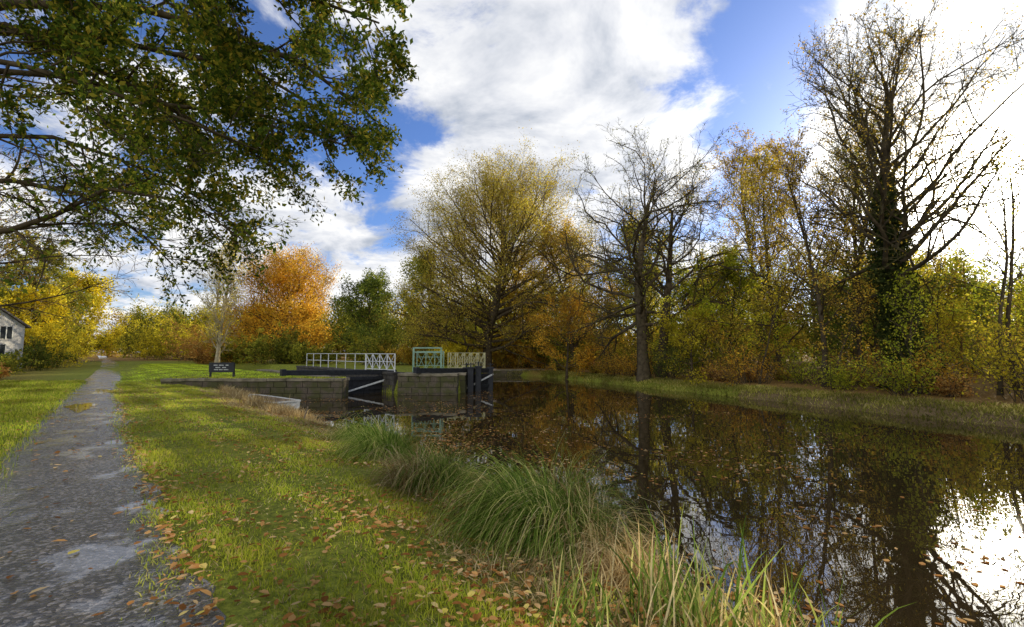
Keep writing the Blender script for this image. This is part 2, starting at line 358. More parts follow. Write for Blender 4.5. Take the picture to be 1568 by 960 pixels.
def reed_bed(n, xs, ys, L0, wid, mat):
    x = rng.uniform(*xs, n); y = rng.uniform(*ys, n); k = 6
    P = np.stack([x, y, h_ground(x, y).clip(-.62, 1)], -1); th = rng.uniform(0, 2 * np.pi, n)
    el = np.radians(rng.uniform(50, 88, n)); d = np.stack([np.cos(el) * np.cos(th), np.cos(el) * np.sin(th), np.sin(el)], -1)
    L = L0 * rng.uniform(.3, 1.15, n); pts = [P]; be = rng.choice([.02, .08, .4], n, p=[.4, .35, .25])
    for i in range(k):
        d = d.copy(); d[:, 2] -= be * i * .6; d = nrm(d); P = P + d * (L / k)[:, None]; pts.append(P)
    t2 = rng.uniform(0, 2 * np.pi, n)
    V, F = ribbons(np.stack(pts, 1), np.stack([np.cos(t2), np.sin(t2), 0 * t2], -1), wid, 2.5, k)
    return (V, F, mat, np.repeat(rng.random(n), k), False)
make_obj('reeds', [reed_bed(150, (.9, 2.2), (3.1, 3.8), .7, .019, 0), reed_bed(140, (.6, 2.1), (2.9, 3.8), .58, .014, 1), reed_bed(300, (.2, 1.6), (2.7, 3.6), .36, .012, 0),
                   reed_bed(120, (-9.5, -8.2), (15.5, 18), .7, .02, 1)], [G_sedge, G_straw])

# fallen leaves
def litter(x, y, z, s, curl=.3):
    n = len(x); th = rng.uniform(0, 2 * np.pi, n); tilt = rng.normal(0, .35, (n, 2)) * curl
    out = np.array([(-1, 0, 0), (-.5, .42, .22), (.25, .45, .25), (1, 0, .1), (.25, -.45, .25), (-.5, -.42, .22)])
    pts = out[None] * (s * rng.uniform(.4, 1.3, n))[:, None, None] * .5
    pts[:, :, 2] *= (curl * rng.uniform(-.3, 3, n))[:, None]
    pts[:, :, 1] *= rng.uniform(.8, 1.4, n)[:, None]
    pts[:, :, 2] += pts[:, :, 0] * tilt[:, :1] + pts[:, :, 1] * tilt[:, 1:]
    c, s_ = np.cos(th)[:, None], np.sin(th)[:, None]
    V = np.stack([x[:, None] + pts[:, :, 0] * c - pts[:, :, 1] * s_, y[:, None] + pts[:, :, 0] * s_ + pts[:, :, 1] * c, z[:, None] + pts[:, :, 2]], -1)
    o = np.arange(n)[:, None] * 6; r = rng.random(n)
    F = np.concatenate([o + np.array([[0, 1, 2, 3]]), o + np.array([[0, 3, 4, 5]])])
    return (V.reshape(-1, 3), F, 0, np.concatenate([r, r]), False)
n = 16000
y = 1.8 + 20 * rng.random(n) ** 1.7; a = x_path(y) + .7; x = a + (x_near(y) - a) * rng.random(n) ** .7
kk = wob(x, y, 1.7, 2) > rng.normal(-.2, .35, n); x, y = x[kk], y[kk]
q = litter(x, y, h_ground(x, y) + rng.uniform(.015, .055, len(x)), .066, .45)
n = 320; y2 = 1.8 + 16 * rng.random(n) ** 1.3; x2 = x_path(y2) + rng.uniform(-1.1, 1.05, n)
q2 = litter(x2, y2, h_ground(x2, y2) + .024, .085)
n = 800; y4 = 1.8 + 20 * rng.random(n) ** 1.5; x4 = x_path(y4) + rng.normal(1.05, .13, n)
q4 = litter(x4, y4, h_ground(x4, y4) + .035, .07, .45)
n = 1800; y3 = 3 + 25 * rng.random(n); x3 = x_path(y3) - 1 - 4 * rng.random(n)
q3 = litter(x3, y3, h_ground(x3, y3) + .06, .08)
make_obj('fallen_leaves', [q, q2, q3, q4], [L_litter])
n = 26000
y = 4 + 30 * rng.random(n) ** 1.1; f = rng.random(n) ** 1.6; x = x_near(y) + .2 + f * (np.interp(y, yf, xf) - x_near(y)) * .95
cl = (wob(x, y, .8, 3) + .6 * wob(x, y, 2.1, 5) - .06 * np.maximum(x, 0) + .4 * np.exp(-((y - 12) / 6) ** 2) * (x < 1) > rng.normal(.25, .35, n)) & ((y < 23) | (x > -2.4))
x, y = x[cl], y[cl]
make_obj('floating_leaves', [litter(x, y, np.full(len(x), -.594), .08, .03)], [L_litter])

# ------------------------------------------------------------------ trees
def tree(name, x, y, H, tr, cr, leaf, bk=bark, t0=.25, n1=26, m2=7, m3=5, m4=4, alo=75, ahi=25, wig=.04, leafn=12000, ls=.15,
         jit=.16, trop=.04, pk=.35, w1=.12, lean=(0, 0), base_z=None, tf=.45, rl=.38, ivy=0, asp=.6, r34=.5, bk2=None, lt=.016):
    z = float(h_ground(np.array([x * 1.]), np.array([y * 1.]))[0]) - .15 if base_z is None else base_z
    TL = H - tf * cr
    P, R = grow(np.array([[0., 0, 0]]), nrm(np.array([[lean[0], lean[1], 1.]])), np.array([TL]), np.array([tr]), 12, wig, .03, .25)
    R[0, 0] *= 1.35; R[0, 1] *= 1.05
    parts = [(*tubes(P, R, 9), 0, None, True)]
    m = n1; t = t0 + (1 - t0) * ((np.arange(m) + rng.random(m)) / m); s = (t - t0) / (1 - t0)
    f = t * 12; i = np.clip(f.astype(int), 0, 11); fr = (f - i)[:, None]
    pos = P[0, i] * (1 - fr) + P[0, i + 1] * fr; rad = R[0, i]
    az = np.arange(m) * 2.4 + rng.normal(0, .4, m); an = np.radians(alo + (ahi - alo) * s + rng.normal(0, 7, m))
    D = np.stack([np.sin(an) * np.cos(az), np.sin(an) * np.sin(az), np.cos(an)], -1)
    L1 = cr * np.sqrt(np.clip(1 - ((s - pk) / .78) ** 2, .12, 1)) * rng.uniform(.78, 1.12, m)
    P1, R1 = grow(pos, D, L1, np.minimum(rad * rl * 1.1, .05 + L1 * lt), 8, w1, trop, .2); parts.append((*tubes(P1, R1, 6), 0, None, True))
    a = spawn(P1, R1, L1, m2, .18, .98, 42, 12, .52, .6, .05, .016); P2, R2 = grow(*a, 5, w1, trop, .3); parts.append((*tubes(P2, R2, 4), 0, None, True))
    a = spawn(P2, R2, a[2], m3, .15, 1, 42, 14, r34, .6, .05, .011); P3, R3 = grow(*a, 3, w1 * 1.2, trop, .4); parts.append((*tubes(P3, R3, 3), 3, None, False))
    if m4:
        a = spawn(P3, R3, a[2], m4, .2, 1, 40, 14, .6, .7, .05, .008); P4, R4 = grow(*a, 2, w1, trop, .5); parts.append((*tubes(P4, R4, 3), 3, None, False))
    else: P4 = P3
    if leafn:
        C = np.concatenate([pts_on(P4, int(leafn * .65), jit), pts_on(P3, int(leafn * .35), jit)])
        parts.append((*leafquads(C, ls, asp), 1, None, False))
    if ivy:
        tt = rng.random(ivy) * .72 * 12; i = tt.astype(int); fr = (tt - i)[:, None]
        c = P[0, i] * (1 - fr) + P[0, i + 1] * fr; th = rng.uniform(0, 2 * np.pi, ivy)
        rr = (R[0, i] + .04 + .42 * rng.random(ivy) ** 1.3 * (1.1 + .35 * np.sin(c[:, 2] * 2.1 + th) + .3 * np.sin(c[:, 2] * 5 - th * 2)) * np.clip((.8 - tt / 12) * 3, .3, 1))
        c = c + np.stack([np.cos(th) * rr, np.sin(th) * rr, rng.normal(0, .1, ivy)], -1)
        parts.append((*leafquads(c, .13, .8), 2, None, False))
    return make_obj(name, parts, [bk, leaf, L_ivy, bk2 or bk], (x, y, z))

tree('beech_tree', -2.6, 48, 21.5, .5, 10.8, L_beech, bk2=bark_gold, n1=84, m2=9, m3=6, m4=3, t0=.12, alo=84, ahi=28, leafn=145000, ls=.135, trop=.025, pk=.42, jit=.38, tf=.52, w1=.1)
tree('oak_tree', 8.8, 31.5, 15.6, .42, 8.6, L_olive, bk2=bark_moss, n1=22, m2=8, m3=7, m4=4, t0=.3, alo=80, ahi=22, w1=.26, leafn=2500, ls=.12, trop=.035, wig=.05, tf=.4, lt=.02)
tree('oak_tree', 10.3, 32.4, 15.2, .38, 7.8, L_brown, bk2=bark_moss, n1=20, m2=8, m3=7, m4=4, t0=.3, alo=80, ahi=22, w1=.26, leafn=4000, ls=.12, trop=.035, wig=.05, tf=.4, lt=.02)
tree('ivy_clad_tree', 17.0, 20.3, 16.2, .36, 6.4, L_brown, bk=bark, bk2=bark_moss, n1=42, m2=8, m3=7, m4=4, t0=.32, alo=78, ahi=20, w1=.16, leafn=9000, ls=.1, ivy=18000)
tree('ash_tree', 15.2, 23, 13.0, .14, 3.8, L_brown, bk2=bark_gold, n1=26, m2=7, m3=5, m4=3, t0=.25, alo=60, ahi=20, leafn=7000, ls=.11)
tree('ash_tree', 16.2, 28.5, 14.5, .16, 4.6, L_beech, bk2=bark_gold, n1=30, m2=7, m3=5, m4=3, t0=.15, alo=64, ahi=20, leafn=13000, ls=.13)
tree('ash_tree', 18.8, 25.4, 13.0, .14, 3.8, L_olive, bk2=bark_gold, n1=24, m2=6, m3=5, m4=3, t0=.25, alo=60, ahi=18, leafn=6000, ls=.11)
tree('birch_tree', 18.9, 35, 18.0, .18, 5.0, L_brown, bk=bark_moss, bk2=bark_gold, n1=32, m2=7, m3=5, m4=4, t0=.25, alo=50, ahi=15, leafn=10000, ls=.14)
tree('alder_tree', 18.3, 17.8, 9.5, .08, 2.6, L_ygreen, n1=14, m2=5, m3=5, m4=3, t0=.4, alo=55, ahi=20, leafn=900, ls=.1, lean=(.16, .05))
tree('alder_tree', 20.8, 19.5, 10.5, .1, 2.6, L_yellow, n1=14, m2=5, m3=5, m4=2, t0=.45, alo=55, ahi=20, leafn=600, ls=.1, lean=(-.06, 0))
tree('ash_tree', 23.0, 31.5, 17.5, .22, 5.4, L_brown, bk=bark_moss, bk2=bark_gold, n1=30, m2=7, m3=6, m4=3, t0=.3, alo=60, ahi=20, leafn=9000, ls=.13)
tree('ash_tree', 32.0, 24.0, 15.5, .22, 4.6, L_brown, bk2=bark_gold, n1=26, m2=7, m3=6, m4=3, t0=.4, alo=60, ahi=20, leafn=5000, ls=.13)
tree('beech_tree', 6.2, 47, 14.5, .26, 5.8, L_brown, bk2=bark_gold, n1=30, m2=7, m3=5, m4=3, t0=.08, leafn=24000, ls=.17, jit=.28)
tree('ash_tree', 13.0, 44, 14.0, .22, 5.4, L_olive, n1=28, m2=7, m3=5, m4=3, t0=.1, leafn=20000, ls=.17, jit=.28)
tree('maple_tree', 4.6, 39.6, 6.8, .12, 3.6, L_orange, n1=22, m2=6, m3=5, m4=0, t0=.15, leafn=9500, ls=.15, alo=85)
tree('hazel_tree', 14.2, 30.5, 7.6, .12, 4.2, L_ygreen, n1=24, m2=6, m3=5, m4=0, t0=.1, leafn=12000, ls=.15, alo=85)
tree('hazel_tree', 11.2, 29.5, 4.6, .1, 2.8, L_yellow, n1=20, m2=6, m3=5, m4=0, t0=.1, leafn=5500, ls=.13, alo=85)
tree('hazel_tree', 20.5, 26.5, 6.4, .12, 3.8, L_green, n1=22, m2=6, m3=5, m4=0, t0=.1, leafn=8000, ls=.13, alo=80)
tree('hazel_tree', 24.5, 21.5, 5.4, .12, 3.2, L_ygreen, n1=20, m2=6, m3=5, m4=0, t0=.1, leafn=5000, ls=.13, alo=80)
tree('hazel_tree', 21.5, 16.5, 4.0, .1, 2.5, L_yellow, n1=20, m2=6, m3=5, m4=0, t0=.1, leafn=3500, ls=.12, alo=80)
tree('beech_tree', -9.0, 53, 12.5, .26, 5.4, L_olive, n1=28, m2=7, m3=5, m4=0, t0=.06, leafn=22000, ls=.2, jit=.28)
tree('oak_tree', -17.2, 56, 10.6, .3, 5.0, L_green, n1=26, m2=6, m3=5, m4=0, t0=.08, leafn=19000, ls=.22, w1=.2, jit=.28)
tree('beech_tree', -29.2, 60, 13.2, .35, 7.2, L_orange, n1=54, m2=8, m3=6, m4=0, t0=.04, leafn=65000, ls=.19, alo=84, ahi=30, pk=.4, jit=.5, tf=.45, trop=.02)
tree('poplar_tree', -31.6, 50.5, 14.2, .22, 3.8, L_yellow, bk=bark_pale, n1=28, m2=7, m3=5, m4=4, t0=.12, alo=42, ahi=12, leafn=4500, ls=.14)
tree('poplar_tree', -33.0, 53, 13.0, .2, 3.6, L_yellow, bk=bark_pale, n1=26, m2=7, m3=5, m4=3, t0=.12, alo=42, ahi=12, leafn=4000, ls=.14)
tree('sycamore_tree', -65.0, 70, 13.0, .3, 5.8, L_yellow, n1=26, m2=6, m3=5, m4=0, t0=.04, leafn=20000, ls=.3, jit=.4)
tree('sycamore_tree', -52.0, 50, 8.5, .22, 4.4, L_yellow, n1=26, m2=6, m3=5, m4=0, t0=.06, leafn=13000, ls=.24, jit=.3)
tree('oak_tree', -57.5, 55, 15.0, .35, 6.6, L_olive, n1=28, m2=6, m3=5, m4=0, t0=.08, leafn=20000, ls=.26)
tree('oak_tree', -56.5, 46, 13.0, .3, 6.0, L_green, n1=28, m2=6, m3=5, m4=0, t0=.1, leafn=15000, ls=.22)
tree('ash_tree', -35, 26, 13, .22, 6.2, L_olive, n1=24, m2=6, m3=5, m4=4, t0=.35, leafn=6000, ls=.13, alo=65)
tree('ash_tree', -22.5, 17.5, 12.5, .22, 7.0, L_brown, bk2=bark_gold, n1=30, m2=8, m3=6, m4=4, t0=.35, leafn=7000, ls=.08, alo=74, trop=0)
for (xx, yy, hh, ll) in [(13.2, 25.2, 6.5, L_yellow), (14.6, 21.6, 5.5, L_brown), (16.1, 19.0, 5.0, L_ygreen), (12.1, 30.2, 7.5, L_brown), (19.9, 22.6, 6.5, L_yellow), (7.4, 36.5, 7, L_brown), (22.5, 24.5, 7.5, L_brown)]:
    tree('sapling', xx, yy, hh, .05, hh * .26, ll, n1=14, m2=5, m3=4, m4=0, t0=.25, alo=60, ahi=20, leafn=1100, ls=.11, lean=(rng.normal(0, .08), 0), wig=.06)

def overhead_oak():
    bx, by = -11.0, 6.4
    z = 0
    lim = [
        [(-11, 6.4, 4.2), (-9.4, 6.5, 6.2), (-7.6, 6.6, 6.5), (-6.3, 6.67, 5.95), (-5.1, 6.7, 5.3), (-3.7, 6.75, 5.1), (-2.5, 6.8, 4.7)],
        [(-11, 6.4, 2.6), (-9.4, 6.7, 3.1), (-7.6, 6.9, 3.45), (-6.7, 6.8, 3.74), (-6.0, 6.8, 4.0), (-4.9, 6.9, 3.8), (-4.1, 6.9, 3.3)],
        [(-11, 6.4, 5.2), (-9, 5.9, 6.9), (-7, 5.6, 7.0), (-5.5, 5.6, 6.8), (-3.9, 5.7, 6.5), (-2.6, 5.8, 6.3), (-1.7, 5.9, 5.9)],
        [(-11, 6.4, 3.4), (-9.8, 7.4, 4.3), (-8.6, 7.9, 4.6), (-7.6, 8.1, 4.4), (-6.9, 8.1, 4.0), (-6.3, 8.1, 3.5), (-5.9, 8.1, 3.1)],
        [(-11, 6.4, 5.8), (-8.8, 7.6, 7.6), (-6.8, 8.0, 7.9), (-5.2, 8.1, 7.5), (-3.9, 8.2, 6.9), (-3.0, 8.3, 6.4), (-2.5, 8.4, 5.9)],
        [(-11, 6.4, 4.6), (-9.2, 6.0, 5.6), (-7.8, 5.9, 5.6), (-6.4, 5.9, 5.3), (-5.2, 6.0, 5.0), (-4.3, 6.1, 4.7), (-3.4, 6.1, 4.3)],
        [(-11, 6.4, 5.6), (-9, 7.4, 6.9), (-7, 7.5, 6.9), (-5.6, 7.5, 6.6), (-4.4, 7.5, 6.2), (-3.4, 7.6, 5.8), (-2.7, 7.6, 5.3)],
        [(-11, 6.4, 6.2), (-9, 5.2, 7.6), (-7.2, 4.9, 7.8), (-5.6, 4.8, 7.2), (-4.2, 4.8, 6.6), (-3.2, 4.9, 6.2), (-2.4, 4.9, 5.7)],
        [(-11, 6.4, 5.0), (-9, 6.9, 6.0), (-7.3, 7.2, 6.1), (-6.1, 7.3, 5.8), (-5.2, 7.3, 5.4), (-4.4, 7.3, 5.0), (-3.7, 7.3, 4.5)],
        [(-11, 6.4, 4.0), (-9.2, 7.2, 5.0), (-7.8, 7.6, 5.2), (-6.8, 7.7, 4.9), (-6.0, 7.7, 4.6), (-5.3, 7.7, 4.2), (-4.7, 7.7, 3.8)],
    ]
    nl = len(lim)
    P1 = np.array(lim) + rng.normal(0, .05, (nl, 7, 3)); P1 -= np.array([bx, by, z])
    R1 = np.linspace(.1, .016, 7)[None] * np.array([.75, .6, .8, .6, .9, .6, .7, .8, .6, .5])[:, None]
    T = np.array([[(0, 0, -.1), (.05, 0, 1.5), (0, .05, 3), (0, 0, 4.6), (-.1, 0, 6.2), (-.2, .1, 8.5), (-.1, .1, 11)]], float)
    parts = [(*tubes(T, np.array([[.48, .38, .34, .3, .24, .16, .06]]), 12), 0, None, True), (*tubes(P1, R1, 7), 0, None, True)]
    L1 = np.full(nl, 6.)
    a = spawn(P1, R1, L1, 20, .22, 1, 48, 14, .32, .5, -.03, .01); P2, R2 = grow(*a, 6, .16, -.015, .3); parts.append((*tubes(P2, R2, 5), 0, None, True))
    a = spawn(P2, R2, a[2], 8, .15, 1, 45, 14, .5, .55, -.02, .004); P3, R3 = grow(*a, 4, .16, -.02, .4); parts.append((*tubes(P3, R3, 4), 0, None, True))
    a = spawn(P3, R3, a[2], 5, .2, 1, 42, 14, .6, .7, -.02, .003); P4, R4 = grow(*a, 3, .15, -.02, .5); parts.append((*tubes(P4, R4, 3), 0, None, False))
    C = np.concatenate([pts_on(P4, 105000, .05), pts_on(P3, 18000, .05)])
    w_ = C + np.array([bx, by, z])
    cl = .5 + .35 * np.sin(w_[:, 0] * 2.6 + 1.5 * np.sin(w_[:, 2] * 2)) + .35 * np.sin(w_[:, 2] * 3.3 + w_[:, 1] * 1.9)
    dens = np.clip(.22 + (w_[:, 2] - 3.4) * .33, .15, 1) * np.clip(.35 + (w_[:, 0] + 7.6) * .35, .25, 1) * np.clip(cl + .35, .2, 1)
    C = C[rng.random(len(C)) < dens]
    parts.append((*leafquads(C, .085, .5), 1, None, False))
    return make_obj('overhanging_oak_tree', parts, [bark, L_oak], (bx, by, z))
overhead_oak()

def shrub(name, x, y, h, r, leaf, leafn=2500, ls=.12, n=26):
    z = float(h_ground(np.array([x * 1.]), np.array([y * 1.]))[0])
    th = rng.uniform(0, 2 * np.pi, n); rr = r * .5 * np.sqrt(rng.random(n)); P0 = np.stack([rr * np.cos(th), rr * np.sin(th), 0 * th], -1)
    D = nrm(np.stack([np.cos(th) * .5 * r / h, np.sin(th) * .5 * r / h, 1 + 0 * th], -1) + rng.normal(0, .2, (n, 3)))
    L = h * rng.uniform(.5, 1.2, n); P1, R1 = grow(P0, D, L, np.full(n, .018), 5, .14, 0, .3)
    a = spawn(P1, R1, L, 6, .1, 1, 50, 15, .5, .6, 0, .007); P2, R2 = grow(*a, 4, .15, 0, .4)
    a = spawn(P2, R2, a[2], 4, .2, 1, 45, 15, .6, .6, 0, .005); P3, R3 = grow(*a, 2, .15, 0, .4)
    C = np.concatenate([pts_on(P3, leafn * 2 // 3, .09), pts_on(P2, leafn // 3, .09)]); C = C[C[:, 2] > -.05]
    return make_obj(name, [(*tubes(P1, R1, 4), 0, None, True), (*tubes(P2, R2, 3), 0, None, False), (*tubes(P3, R3, 3), 0, None, False), (*leafquads(C, ls, .6), 1, None, False)], [bark, leaf], (x, y, z))
shl = [L_olive, L_yellow, L_ygreen, L_brown, L_green, L_ygreen, L_brown, L_orange]
for i in range(44):
    yy = 12 + 34 * ((i + rng.random()) / 44); xx = float(np.interp(yy, yf, xf)) + rng.uniform(1.3, 7)
    hh = rng.uniform(.35, 1.0) if rng.random() < .5 else rng.uniform(1.3, 3.2)
    lf = shl[rng.integers(0, 8)] if hh > 1.1 else (L_rust if rng.random() < .6 else L_brown)
    shrub('bramble_bush' if hh > 1.1 else 'bracken', xx, yy, hh, max(hh * .8, .7), lf, int(700 + 650 * hh), .1)
for (xx, yy, hh, r, lf) in [(-34.8, 29, 1.3, 2.0, L_green), (-31.5, 27.5, 1.1, 2.0, L_rust), (-38, 33.5, 1.7, 2.6, L_olive), (-44, 43, 3.0, 3, L_green), (-41.0, 37.0, 1.7, 2.4, L_green),
                        (-49, 49, 4.4, 4, L_yellow), (-28, 23.5, 1.1, 1.8, L_ygreen), (-24.8, 20.5, .9, 1.6, L_brown), (-55.5, 57, 5, 4, L_yellow), (-21.8, 17, .8, 1.4, L_olive), (-18.6, 14.5, .6, 1.2, L_ygreen), (-15.5, 11.5, .7, 1.0, L_olive)]:
    shrub('hedge_shrub', xx, yy, hh, r, lf, 4500, .16, 34)
for (xx, yy, hh, r, lf) in [(-24, 52, 2.6, 3, L_green), (-21, 50, 2.2, 3, L_olive), (-14, 47, 2.5, 3, L_olive), (-10.5, 46, 2.2, 3, L_brown), (-6, 45, 2.0, 2.5, L_yellow), (-33, 57, 3, 3, L_olive), (-37, 58, 3, 3, L_rust),
                        (-2, 51, 3, 3, L_brown), (2, 51, 3, 3, L_orange), (-48, 72, 6, 5, L_yellow), (-42, 66, 5, 4.5, L_rust), (-52, 78, 6, 5, L_rust), (-56.5, 82, 6, 5, L_olive), (-37.5, 62, 5, 4, L_brown), (-60, 80, 6, 5, L_yellow), (-26, 50, 3.4, 3.4, L_olive), (-64, 84, 9, 6, L_yellow)]:
    shrub('hedge_shrub', xx, yy, hh, r, lf, 5000, .22, 34)

def woodland(name, spec):
    parts = []
    for (x, y, h, r, li, n, s) in spec:
        z = float(h_ground(np.array([x * 1.]), np.array([y * 1.]))[0]) - .2
        P, R = grow(np.array([[x, y, z]], float), np.array([[0, 0, 1.]]), np.array([h * .8]), np.array([h * .01 + .03]), 8, .05, .05, .3)
        L = np.array([r * 1.5]); lowb = h < 5.2
        a = spawn(P, R, L, 22, .02 if lowb else .08, 1, 70 if lowb else 55, 15, .75, .4, .1, .025); P1, R1 = grow(*a, 5, .16, .04, .3)
        b_ = spawn(P1, R1, a[2], 6, .2, 1, 45, 15, .55, .6, .05, .015); P2, R2 = grow(*b_, 3, .2, .03, .4)
        parts += [(*tubes(P, R, 6), 0, None, True), (*tubes(P1, R1, 4), 0, None, False)]
        if y < 56 and not lowb: parts.append((*tubes(P2, R2, 3), 0, None, False))
        C = np.concatenate([pts_on(P2, int(n * .75), s * 1.8), pts_on(P1, int(n * .25), s * 1.8)])
        parts.append((*leafquads(C, s, .65), li, None, False))
    return make_obj(name, parts, [bark_gold, L_olive, L_brown, L_orange, L_yellow, L_green, L_ygreen])
spec = []
for i in range(36):
    a = (i + rng.random()) / 36; x = -6 + 78 * a; y = 60 + rng.uniform(-6, 12) - 22 * a
    spec.append((x, y, rng.uniform(9, 14), rng.uniform(3.2, 4.8), int(rng.choice([1, 1, 2, 4, 2, 6, 5, 5])), 4500, .24))
for i in range(46):
    a = (i + rng.random()) / 46; x = -8 + 84 * a; y = 66 + rng.uniform(-5, 9) - 24 * a
    spec.append((x, y, rng.uniform(3.6, 5.1), rng.uniform(3.2, 4.4), int(rng.choice([1, 1, 2, 5, 5])), 2800, .26))
for i in range(14):
    x = -4 + 22 * rng.random(); y = 49 + 8 * rng.random()
    spec.append((x, y, rng.uniform(2.6, 4.2), rng.uniform(2.6, 3.4), int(rng.choice([1, 1, 2, 5, 3])), 2600, .2))
for i in range(20):
    x = 15 + 24 * rng.random(); y = 31 + 14 * rng.random()
    spec.append((x, y, rng.uniform(6, 10.5), rng.uniform(2.6, 3.8), int(rng.choice([1, 2, 5, 4, 6, 6])), 3400, .16))
for i in range(12):
    x = 24 + 14 * rng.random(); y = 14 + 14 * rng.random()
    spec.append((x, y, rng.uniform(3.5, 6), rng.uniform(2.2, 3), int(rng.choice([2, 1, 4, 6])), 2600, .14))
for i in range(30):
    a = (i + rng.random()) / 30; x = -80 + 78 * a; y = 98 - 22 * a + rng.uniform(-5, 5)
    spec.append((x, y, rng.uniform(8, 11.5), rng.uniform(4, 5.5), int(rng.choice([1, 2, 5, 4, 1])), 3600, .34))
for i in range(22):
    a = (i + rng.random()) / 22; x = -100 + 100 * a; y = 106 - 28 * a + rng.uniform(-4, 4)
    spec.append((x, y, rng.uniform(4, 5.1), 5, int(rng.choice([1, 2, 2, 5])), 3000, .36))
for i in range(11):
    spec.append((-60 - 10 * rng.random() - i, 64 - 2.6 * i + rng.uniform(-2, 2), rng.uniform(9, 13), 5, int(rng.choice([1, 5, 5, 4])), 3800, .28))
woodland('distant_woodland', spec)

# ------------------------------------------------------------------ built things
def box(c, s, rz=0., rx=0.):
    v = np.array([(a, b, d) for a in (-.5, .5) for b in (-.5, .5) for d in (-.5, .5)]) * np.array(s)
    ca, sa = math.cos(rx), math.sin(rx); v = np.stack([v[:, 0], v[:, 1] * ca - v[:, 2] * sa, v[:, 1] * sa + v[:, 2] * ca], -1)
    ca, sa = math.cos(rz), math.sin(rz); v = np.stack([v[:, 0] * ca - v[:, 1] * sa, v[:, 0] * sa + v[:, 1] * ca, v[:, 2]], -1) + np.array(c)
    return v, np.array([[0, 1, 3, 2], [4, 6, 7, 5], [0, 4, 5, 1], [2, 3, 7, 6], [0, 2, 6, 4], [1, 5, 7, 3]])
def bar(p, q, w, h=None):
    p = np.array(p, float); q = np.array(q, float); d = q - p; L = np.linalg.norm(d); t = d / L
    u = np.cross(t, [0, 0, 1.]); u = u / np.linalg.norm(u) if np.linalg.norm(u) > 1e-3 else np.array([1., 0, 0]); v = np.cross(u, t)
    h = h or w; c = [p - u * w / 2 - v * h / 2, p + u * w / 2 - v * h / 2, p + u * w / 2 + v * h / 2, p - u * w / 2 + v * h / 2]
    return np.array(c + [k_ + d for k_ in c]), np.array([[0, 1, 2, 3], [7, 6, 5, 4], [0, 4, 5, 1], [1, 5, 6, 2], [2, 6, 7, 3], [3, 7, 4, 0]])
def bevel(ob, w=.02, seg=2):
    b = ob.modifiers.new('bevel', 'BEVEL'); b.width = w; b.segments = seg; b.limit_method = 'ANGLE'
stone, nt, out = mat_new('lock_stone')
n1 = noise(nt, 2.5, 4); n2 = noise(nt, 20, 4, .7)
c1 = ramp(nt, [(.3, (.04, .03, .018)), (.7, (.18, .135, .08))], n2.outputs['Fac'])
c2 = ramp(nt, [(.4, (0, 0, 0)), (.56, (1, 1, 1))], n1.outputs['Fac'])
ms = N(nt, 'ShaderNodeRGB'); ms.outputs[0].default_value = (.07, .065, .015, 1)
cc = mixc(nt, c2.outputs[0], c1.outputs[0], ms.outputs[0])
b = N(nt, 'ShaderNodeBsdfPrincipled'); b.inputs['Roughness'].default_value = .85; nt.links.new(cc, b.inputs['Base Color'])
bp = N(nt, 'ShaderNodeBump'); bp.inputs['Strength'].default_value = .6; bp.inputs['Distance'].default_value = .03; nt.links.new(n2.outputs['Fac'], bp.inputs['Height']); nt.links.new(bp.outputs[0], b.inputs['Normal'])
nt.links.new(b.outputs[0], out.inputs[0])
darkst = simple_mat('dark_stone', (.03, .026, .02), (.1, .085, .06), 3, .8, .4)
coping = simple_mat('coping_stone', (.09, .075, .035), (.3, .25, .16), 3, .8, .4)
black = simple_mat('black_paint', (.012, .012, .012), (.03, .03, .03), 6, .45, .1)
white = simple_mat('white_paint', (.45, .45, .38), (.78, .77, .7), 9, .5, .05)
greenp = simple_mat('pale_green_paint', (.16, .27, .17), (.28, .4, .27), 6, .5, .05)
yellowp = simple_mat('cream_paint', (.38, .35, .16), (.55, .5, .26), 6, .5, .05)
wood = simple_mat('weathered_wood', (.14, .1, .065), (.32, .25, .16), 8, .8, .3)

def masonry(name, segs, zt, mat=stone, thick=.6, course=.3, cop=.14, zb=-1.2, copm=None):
    parts = []
    for (x0, y0, x1, y1) in segs:
        L = math.hypot(x1 - x0, y1 - y0); a = math.atan2(y1 - y0, x1 - x0); t = np.array([math.cos(a), math.sin(a)])
        z = zt - cop; row = 0
        while z > zb:
            s = -.3 * (row % 2) * 1.0
            while s < L:
                bl = rng.uniform(.5, .85); e = min(s + bl, L); s0 = max(s, 0)
                if e - s0 > .08:
                    mid = (s0 + e) / 2; V, Fq = box((x0 + t[0] * mid, y0 + t[1] * mid, z - course / 2), (e - s0 - .015, thick + rng.uniform(-.04, .04), course - .015), a)
                    parts.append((V, Fq, 0, None, False))
                s += bl
            z -= course; row += 1
        parts.append((*box((x0 + t[0] * L / 2, y0 + t[1] * L / 2, (zt - cop + zb) / 2), (L - .06, thick - .1, zt - cop - zb - .04), a), 1, None, False))
        s = 0
        while s < L:
            e = min(s + rng.uniform(.9, 1.3), L); 
            if L - e < .3: e = L
            mid = (s + e) / 2
            parts.append((*box((x0 + t[0] * mid, y0 + t[1] * mid, zt - cop / 2 + rng.uniform(-.015, .015)), (e - s - .012, thick + .1 + rng.uniform(-.03, .03), cop), a), 2, None, False)); s = e
            if s >= L: break
    ob = make_obj(name, parts, [mat, darkst, copm or coping]); bevel(ob, .018); return ob
masonry('lock_approach_wall', [(-17.4, 23.75, -8.4, 23.75)], .33)
masonry('lock_side_wall', [(-8.62, 24.2, -19.7, 37.1)], .33)
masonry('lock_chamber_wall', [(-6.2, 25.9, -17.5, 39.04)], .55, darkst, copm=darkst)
masonry('lock_island_pier', [(-6.1, 25.55, -2.9, 25.55), (-2.95, 26.2, -2.95, 33)], .5, stone, thick=.7)
